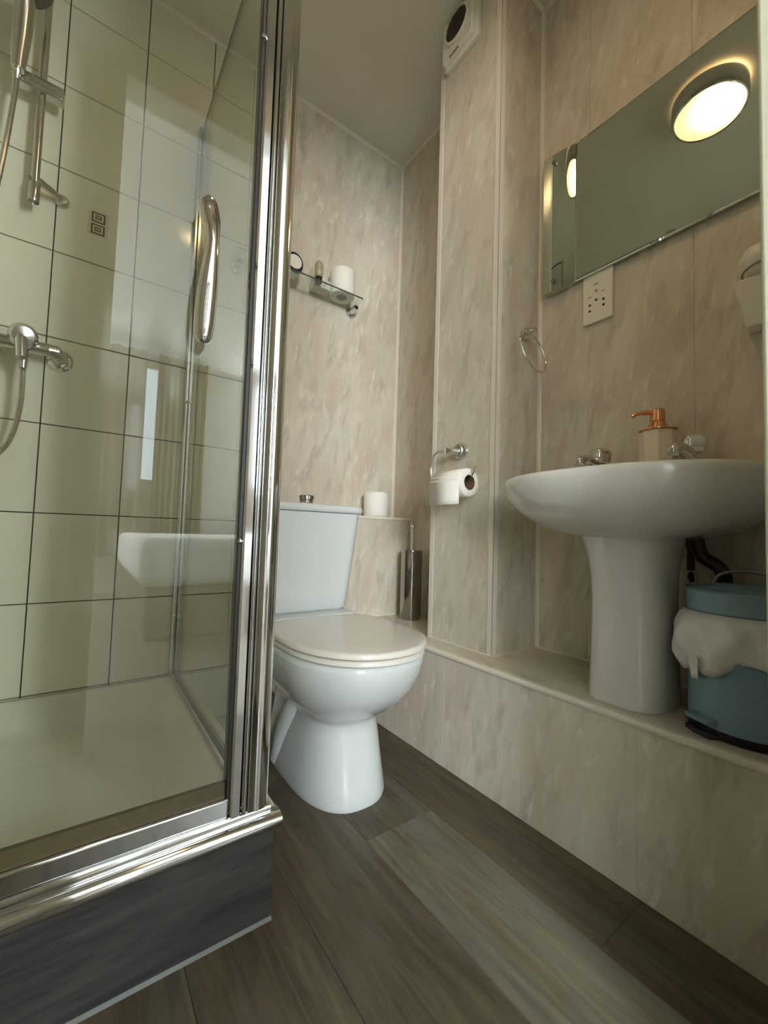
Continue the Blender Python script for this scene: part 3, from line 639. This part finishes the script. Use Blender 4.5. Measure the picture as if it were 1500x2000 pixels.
ct = finish('box', box(BM(), 0.672, 0.738, 1.432, 1.480, ZI, ZI+0.036), 'carton', t, False, 0.0015)
for dx, w in ((0.0, 0.016), (0.008, 0.010)): finish('print', box(BM(), 0.704+dx, 0.704+dx+w, 1.4316, 1.432, ZI+0.012+dx, ZI+0.015+dx), 'grey_print', ct, False)

# ------------------------------------------------------------------ extractor fan on the column
fy, fz_, fw = 0.918, 2.272, 0.075
t = thing('extractor_fan', 'white square extractor fan with round dark grille high on the column', 'fan', (CX0, fy, fz_))
bm = BM(); R = []
for x, i in ((CX0-0.0006, 0.0), (CX0-0.012, 0.0), (CX0-0.018, 0.006), (CX0-0.030, 0.008), (CX0-0.034, 0.012)):
    R.append([(x, fy+(a-fy), b_) for a, b_, _ in rrect(fy-fw+i, fy+fw-i, fz_-fw+i, fz_+fw-i, 0.012, 0)])
finish('housing', loft(bm, R), 'white_plastic', t, angle=30)
gz = fz_+0.012
finish('grille_ring', lathe(BM(), (CX0-0.034, fy-0.002, gz), (-1, 0, 0), [(0.052, 0), (0.052, 0.006), (0.046, 0.008), (0.046, 0.001)], 40, True, False), 'white_plastic', t, angle=30)
gr = finish('grille', lathe(BM(), (CX0-0.0345, fy-0.002, gz), (-1, 0, 0), [(0.0455, 0), (0.0455, 0.001), (0, 0.0012)], 36), 'fan_dark', t)
for k in range(-5, 6):
    hh = math.sqrt(max(0.0445**2-(k*0.008)**2, 1e-6))
    finish('slat', box(BM(), CX0-0.040, CX0-0.0360, fy-0.002-hh, fy-0.002+hh, gz+k*0.008-0.0012, gz+k*0.008+0.0012), 'fan_dark', gr, False)
finish('switch_slot', box(BM(), CX0-0.0352, CX0-0.0335, fy-0.01, fy+0.03, fz_-fw+0.006, fz_-fw+0.012), 'grey_print', t, False)

# ------------------------------------------------------------------ towel ring on the column's door-facing side
t = thing('towel_ring', 'small chrome towel ring hanging from the column beside the mirror', 'towel ring', (1.044, CY0, 1.250))
finish('rose', lathe(BM(), (1.046, CY0-0.0026, 1.252), (0, -1, 0), [(0.019, 0), (0.019, 0.005), (0.016, 0.010), (0, 0.011)], 28), 'chrome', t)
finish('post', tube(BM(), [(1.046, CY0-0.008, 1.252), (1.040, CY0-0.03, 1.252), (1.030, CY0-0.050, 1.246), (1.026, CY0-0.054, 1.232)], [0.009, 0.008, 0.008, 0.007], 14), 'chrome', t)
rc_, rr = Vector((1.016, CY0-0.056, 1.172)), 0.064
e1 = Vector((0.80, 0.0, -0.25)).normalized(); e2 = Vector((0.0, 0.25, 1.0)); e2 = (e2-e1*e2.dot(e1)).normalized()
finish('ring', tube(BM(), [rc_+(e1*math.cos(2*PI*k/48)+e2*math.sin(2*PI*k/48))*rr for k in range(49)], 0.0035, 10), 'bright_chrome', t)

# ------------------------------------------------------------------ wall mirror
MZ0, MZ1, MY0, MY1, MYS = 1.381, 1.807, 0.140, 0.733, 0.640
XM = XR-0.010
t = thing('wall_mirror', 'wide frameless wall mirror with a narrow end strip held by two screws', 'mirror', (XR, (MY0+MY1)/2, MZ0))
def pane_x(ya, yb, za, zb, xf, bev, dep):
    return loft(BM(), [[(xf+0.005, ya, za), (xf+0.005, yb, za), (xf+0.005, yb, zb), (xf+0.005, ya, zb)], [(xf+dep, ya, za), (xf+dep, yb, za), (xf+dep, yb, zb), (xf+dep, ya, zb)], [(xf, ya+bev, za+bev), (xf, yb-bev, za+bev), (xf, yb-bev, zb-bev), (xf, ya+bev, zb-bev)]])
mp = finish('main_pane', pane_x(MY0, MYS, MZ0, MZ1, XM, 0.005, 0.0012), 'mirror_silver', t, False)
for v in mp.data.vertices: v.co.x -= (MZ1-MZ0-v.co.z)*math.tan(math.radians(0.8))
# end strip bows out a little, so its reflections shift
bm = BM(); N = 12; y0, y1 = MYS+0.001, MY1; R = []; x = XM-0.001; pts = []
for k in range(N+1):
    y = y0+(y1-y0)*k/N; th = math.radians(21-20*k/N); pts.append((x, y)); x -= math.tan(th)*(y1-y0)/N
R = [[(a, b_, z) for a, b_ in pts]+[(XM+0.006, y1, z), (XM+0.006, y0, z)] for z in (MZ0, MZ1)]
finish('end_strip', loft(bm, R), 'mirror_silver', t, angle=30)
for z in (MZ0+0.027, MZ1-0.030):
    finish('screw', lathe(BM(), (XM-0.0215, 0.698, z), (-1, 0, 0), [(0.0055, -0.006), (0.0055, 0.004), (0.003, 0.008), (0, 0.0085)], 16), 'dark_chrome', t)

# ------------------------------------------------------------------ shaver socket
t = thing('shaver_socket', 'white plastic shaver socket plate below the mirror', 'socket', (XR, 0.577, 1.243))
sp = finish('plate', box(BM(), XR-0.009, XR-0.0005, 0.536, 0.618, 1.243, 1.386), 'white_plastic', t, True, 0.002, 2)
for dy, dz in ((0.021, 0.036), (0.021, 0.053), (0.003, 0.062), (-0.017, 0.040), (-0.017, 0.056)):
    finish('pin_hole', lathe(BM(), (XR-0.0088, 0.577+dy, 1.243+dz), (-1, 0, 0), [(0.0036, 0), (0.0036, 0.0004), (0, 0.0005)], 12), 'black_plastic', sp)
for dy, dz, w, hgt in ((0.004, 0.108, 0.013, 0.004), (0.003, 0.088, 0.006, 0.008), (-0.016, 0.080, 0.007, 0.003), (0.021, 0.076, 0.010, 0.003)):
    finish('marking', box(BM(), XR-0.0093, XR-0.0088, 0.577+dy-w/2, 0.577+dy+w/2, 1.243+dz-hgt/2, 1.243+dz+hgt/2), 'grey_print', sp, False)

# ------------------------------------------------------------------ wash basin on its pedestal
BY, BXB, BXF, BHW = 0.412, XR-0.001, 0.705, 0.252
def dshape(sc, z, N=64, front=None, cxx=0.93):
    # plan: straight back on the wall, bowed front towards -X
    out = []
    f = BXF if front is None else front
    for k in range(N):
        a = 2*PI*k/N; c, s = math.cos(a), math.sin(a)
        e = 2.35 if c < 0 else 5.0
        lx = (cxx-f) if c < 0 else (BXB-cxx)
        out.append((cxx+lx*math.copysign(abs(c)**(2/e), c)*(sc if c < 0 else 1.0 if sc > 0.9 else (0.35+0.65*sc)), BY+BHW*sc*math.copysign(abs(s)**(2/e), s), z))
    return out
t = thing('wash_basin', 'white ceramic pedestal wash basin with two chrome taps', 'basin', (0.95, BY, ZS))
bm = BM()
out = [(.36, .646), (.44, .649), (.56, .657), (.68, .669), (.79, .685), (.88, .702), (.945, .720), (.98, .736), (.998, .751), (1.0, .759), (.993, .766), (.98, .769)]
R = [dshape(s, z) for s, z in out]
def inner(sc, z): return [(0.905+(x-0.93)*sc*0.86, BY+(y-BY)*sc, z) for x, y, _ in dshape(1.0, 0)]
R += [inner(.90, .769), inner(.87, .763), inner(.80, .735), inner(.62, .705), inner(.35, .692), inner(.06, .688)]
loft(bm, R); finish('bowl', bm, 'basin_ceramic', t, angle=70)
bm = BM(); R = []
for z, hw, xf, n in ((ZS+0.0004, .077, .876, 3.2), (.345, .076, .877, 3.2), (.42, .073, .880, 3.2), (.50, .072, .880, 3.2), (.56, .074, .876, 3.0), (.60, .079, .868, 2.9), (.63, .086, .858, 2.8), (.6485, .092, .850, 2.7)):
    r = []
    for k in range(48):
        a = 2*PI*k/48; c, s = math.cos(a), math.sin(a); e = n
        r.append((0.97+((0.97-xf) if c < 0 else 0.07)*math.copysign(abs(c)**(2/e), c), 0.415+hw*0.97*math.copysign(abs(s)**(2/e), s), z))
    R.append(r)
loft(bm, R); finish('pedestal', bm, 'basin_ceramic', t, angle=60)
for ty, rot in ((0.535, 0.3), (0.335, -0.2)):
    tp = finish('tap', lathe(BM(), (1.055, ty, 0.769), (0, 0, 1), [(0.022, 0), (0.022, 0.006), (0.016, 0.012), (0.015, 0.057), (0.012, 0.063), (0.0, 0.063)], 24), 'chrome', t)
    finish('spout', tube(BM(), smooth_path([(1.055, ty, 0.818), (1.03, ty+0.004, 0.832), (1.00, ty+0.008, 0.838), (0.980, ty+0.010, 0.834), (0.974, ty+0.010, 0.822)], 4), [0.013]*9+[0.011]*8, 14), 'chrome', tp, angle=60)
    bm = BM(); R = []
    for z, r in ((0.832, 0.016), (0.836, 0.022), (0.850, 0.0245), (0.862, 0.0235), (0.869, 0.019), (0.873, 0.010), (0.874, 0.001)):
        R.append([(1.055+r*(1+0.10*math.cos(4*(2*PI*k/32)))*math.cos(2*PI*k/32+rot), ty+r*(1+0.10*math.cos(4*(2*PI*k/32)))*math.sin(2*PI*k/32+rot), z) for k in range(32)])
    finish('tap_head', loft(bm, R), 'bright_chrome', tp, angle=50)
# soap dispenser
sx0, sy0, sz0 = 1.058, 0.405, 0.7692
t = thing('soap_dispenser', 'pale faceted soap dispenser with copper pump on the basin back', 'soap dispenser', (sx0, sy0, sz0))
oct_ = lambda r, z: [(sx0+r*math.cos(PI/8+PI/4*k), sy0+r*math.sin(PI/8+PI/4*k), z) for k in range(8)]
finish('bottle', loft(BM(), [oct_(0.035, sz0), oct_(0.037, sz0+0.003), oct_(0.037, sz0+0.122), oct_(0.036, sz0+0.124)]), 'soap_body', t, True, 0.0015, 2, angle=25)
cz = sz0+0.1242
col_ = finish('collar', lathe(BM(), (sx0, sy0, cz), (0, 0, 1), [(0.0385, 0), (0.0385, 0.0025), (0.022, 0.004), (0.0185, 0.012), (0.0155, 0.022), (0.0, 0.022)], 32), 'copper', t, angle=30)
pm = finish('pump_head', lathe(BM(), (sx0, sy0, cz+0.022), (0, 0, 1), [(0.010, 0), (0.0155, 0.001), (0.0150, 0.026), (0.0135, 0.028), (0.0, 0.0285)], 28), 'copper', t, angle=30)
finish('nozzle', tube(BM(), smooth_path([(sx0-0.008, sy0+0.008, cz+0.044), (sx0-0.020, sy0+0.024, cz+0.044), (sx0-0.030, sy0+0.034, cz+0.041), (sx0-0.035, sy0+0.039, cz+0.035)], 4), [0.0055]*5+[0.0045]*8, 12), 'copper', pm)
# waste pipes behind the pedestal
t = thing('waste_pipe', 'dark plastic waste pipe curving to the wall behind the basin pedestal', 'pipe', (1.07, 0.285, 0.5))
finish('trap', tube(BM(), smooth_path([(1.055, 0.326, 0.672), (1.056, 0.330, 0.642), (1.058, 0.322, 0.612), (1.060, 0.302, 0.598), (1.062, 0.289, 0.582), (1.066, 0.286, 0.555), (1.075, 0.286, 0.515), (1.10, 0.286, 0.49), (XR-0.001, 0.286, 0.485)], 5), 0.0135, 14), 'pipe_dark', t)
t = thing('supply_pipe', 'thin rusty supply pipe with pale valve beside the pedestal', 'pipe', (1.088, 0.352, ZS))
finish('pipe', tube(BM(), [(1.088, 0.352, ZS+0.0004), (1.088, 0.352, 0.62), (1.088, 0.356, 0.655)], 0.0075, 12), 'pipe_rust', t)
finish('valve', lathe(BM(), (1.088, 0.352, 0.548), (0, 0, 1), [(0.008, 0), (0.013, 0.004), (0.014, 0.028), (0.008, 0.032)], 18), 'white_plastic', t)
finish('valve_lever', tube(BM(), [(1.076, 0.349, 0.566), (1.060, 0.343, 0.572), (1.050, 0.338, 0.560)], [0.006, 0.006, 0.005], 10), 'black_plastic', t)

# ------------------------------------------------------------------ pedal bin
px_, py_, pr_ = 0.967, 0.229, 0.086
t = thing('pedal_bin', 'small blue pedal bin with white liner spilling over its rim', 'bin', (px_, py_, ZS))
finish('base_ring', lathe(BM(), (px_, py_, ZS+0.0003), (0, 0, 1), [(pr_+0.001, 0), (pr_+0.003, 0.003), (pr_+0.003, 0.012), (pr_, 0.014)], 48), 'black_plastic', t)
finish('body', lathe(BM(), (px_, py_, ZS+0.013), (0, 0, 1), [(pr_, 0), (pr_, 0.195), (pr_-0.004, 0.197)], 56), 'bin_blue', t)
ld = finish('lid', lathe(BM(), (px_, py_, ZS+0.208), (0, 0, 1), [(pr_-0.002, 0), (pr_+0.002, 0.001), (pr_+0.002, 0.034), (pr_-0.002, 0.038), (pr_-0.015, 0.040), (pr_-0.02, 0.043), (pr_-0.034, 0.044), (pr_-0.04, 0.047), (0.0, 0.050)], 56), 'bin_blue', t, angle=30)
hz = ZS+0.232
finish('carry_handle', tube(BM(), smooth_path([(px_+0.010, py_+pr_*0.62, hz+0.012), (px_+0.010, py_+pr_*0.5, hz+0.036), (px_+0.010, py_+0.018, hz+0.046), (px_+0.010, py_-0.018, hz+0.046), (px_+0.010, py_-pr_*0.5, hz+0.036), (px_+0.010, py_-pr_*0.62, hz+0.012)], 5), 0.003, 8), 'satin_chrome', t)
# liner: gathered skirt, deeper and fuller on the pedestal side
bm = BM(); N = 96; rows = []
for j in range(9):
    f = j/8; r = []
    for k in range(N):
        a = 2*PI*k/N; bul = 0.5+0.5*math.cos(a-2.15); sag = 0.068+0.030*(0.5+0.5*math.cos(a-2.45))+0.012*math.sin(3*a+0.6)+0.006*math.sin(7*a)
        fold = 0.0060*math.sin(8*a+4*f)+0.0040*math.sin(15*a-6*f)
        rr_ = pr_+0.0025+(0.004+0.016*bul*bul)*math.sin(PI*min(1, f*1.05))**0.8+fold*math.sin(PI*f*0.75)+0.002*f
        r.append((px_+rr_*math.cos(a), py_+rr_*math.sin(a), ZS+0.207-sag*f))
    rows.append(r)
loft(bm, rows, False, False)
ln = finish('liner', bm, 'bin_liner', t, angle=80); md = ln.modifiers.new('thick', 'SOLIDIFY'); md.thickness = 0.0008
ta = 2.55   # loose liner tail hanging towards the pedestal
bm = BM(); rows = []
for j in range(6):
    f = j/5; wd = 0.030-0.010*f
    rows.append([(px_+(pr_+0.013-0.004*f+0.003*math.sin(q*2.1))*math.cos(ta+(q-2)*wd*2.2), py_+(pr_+0.013-0.004*f+0.003*math.sin(q*2.1))*math.sin(ta+(q-2)*wd*2.2), ZS+0.130-0.040*f) for q in range(5)])
loft(bm, rows, False, False, False)
tl = finish('liner_tail', bm, 'bin_liner', t, angle=80); md = tl.modifiers.new('thick', 'SOLIDIFY'); md.thickness = 0.0008
# pedal towards the room and pedestal
pa = 2.62; dx, dy = math.cos(pa), math.sin(pa); nx, ny = -dy, dx
bm = BM()
def P(r, s, z): return (px_+dx*r+nx*s, py_+dy*r+ny*s, ZS+z)
loft(bm, [[P(pr_-0.004, -0.024, z), P(pr_+0.016, -0.022, z), P(pr_+0.022, -0.010, z), P(pr_+0.022, 0.010, z), P(pr_+0.016, 0.022, z), P(pr_-0.004, 0.024, z)] for z in (0.024, 0.030)])
pd = finish('pedal', bm, 'bin_blue', t, True, 0.0015)
finish('pedal_foot', loft(BM(), [[P(pr_-0.004, -0.030, z), P(pr_+0.014, -0.024, z), P(pr_+0.018, 0.0, z), P(pr_+0.014, 0.024, z), P(pr_-0.004, 0.030, z)] for z in (0.0004, 0.008)]), 'black_plastic', pd, True, 0.0015)

# ------------------------------------------------------------------ white fitting on the right wall beside the doorway
t = thing('wall_dispenser', 'white plastic wall fitting, tapered box under a rounded cap, by the doorframe', 'dispenser', (XR, 0.215, 1.07))
bm = BM()
loft(bm, [[(XR-0.0005, 0.165, 1.085), (XR-0.0005, 0.258, 1.085), (XR-0.045, 0.250, 1.085), (XR-0.045, 0.172, 1.085)], [(XR-0.0005, 0.155, 1.182), (XR-0.0005, 0.275, 1.182), (XR-0.062, 0.268, 1.182), (XR-0.062, 0.160, 1.182)]])
finish('holder', bm, 'white_plastic', t, True, 0.004, 3)
finish('cap', lathe(BM(), (XR-0.040, 0.222, 1.184), (0, 0.15, 1), [(0.018, 0), (0.030, 0.010), (0.036, 0.028), (0.034, 0.046), (0.024, 0.060), (0.0, 0.066)], 28), 'white_plastic', t)
finish('band', lathe(BM(), (XR-0.040, 0.2245, 1.198), (0, 0.15, 1), [(0.0345, 0), (0.0350, 0.0015), (0.0345, 0.003)], 28), 'grey_print', t)

# ------------------------------------------------------------------ ceiling lamp
lx, ly, lr = 0.418, 0.524, 0.118
t = thing('ceiling_lamp', 'round ceiling lamp with polished band and glowing opal disc', 'lamp', (lx, ly, ZC))
finish('base', lathe(BM(), (lx, ly, ZC-0.0003), (0, 0, -1), [(lr-0.02, 0), (lr-0.02, 0.016)], 40), 'white_plastic', t)
finish('band', lathe(BM(), (lx, ly, ZC-0.010), (0, 0, -1), [(lr-0.003, 0), (lr, 0.002), (lr, 0.066), (lr-0.004, 0.070), (lr-0.009, 0.068), (lr-0.006, 0.060), (lr-0.006, 0.004), (lr-0.003, 0)], 56, False, False), 'chrome', t, angle=50)
finish('diffuser', lathe(BM(), (lx, ly, ZC-0.014), (0, 0, -1), [(lr-0.010, 0), (lr-0.010, 0.060), (lr-0.014, 0.064), (lr-0.05, 0.068), (0.0, 0.070)], 56), 'lamp_diffuser', t)
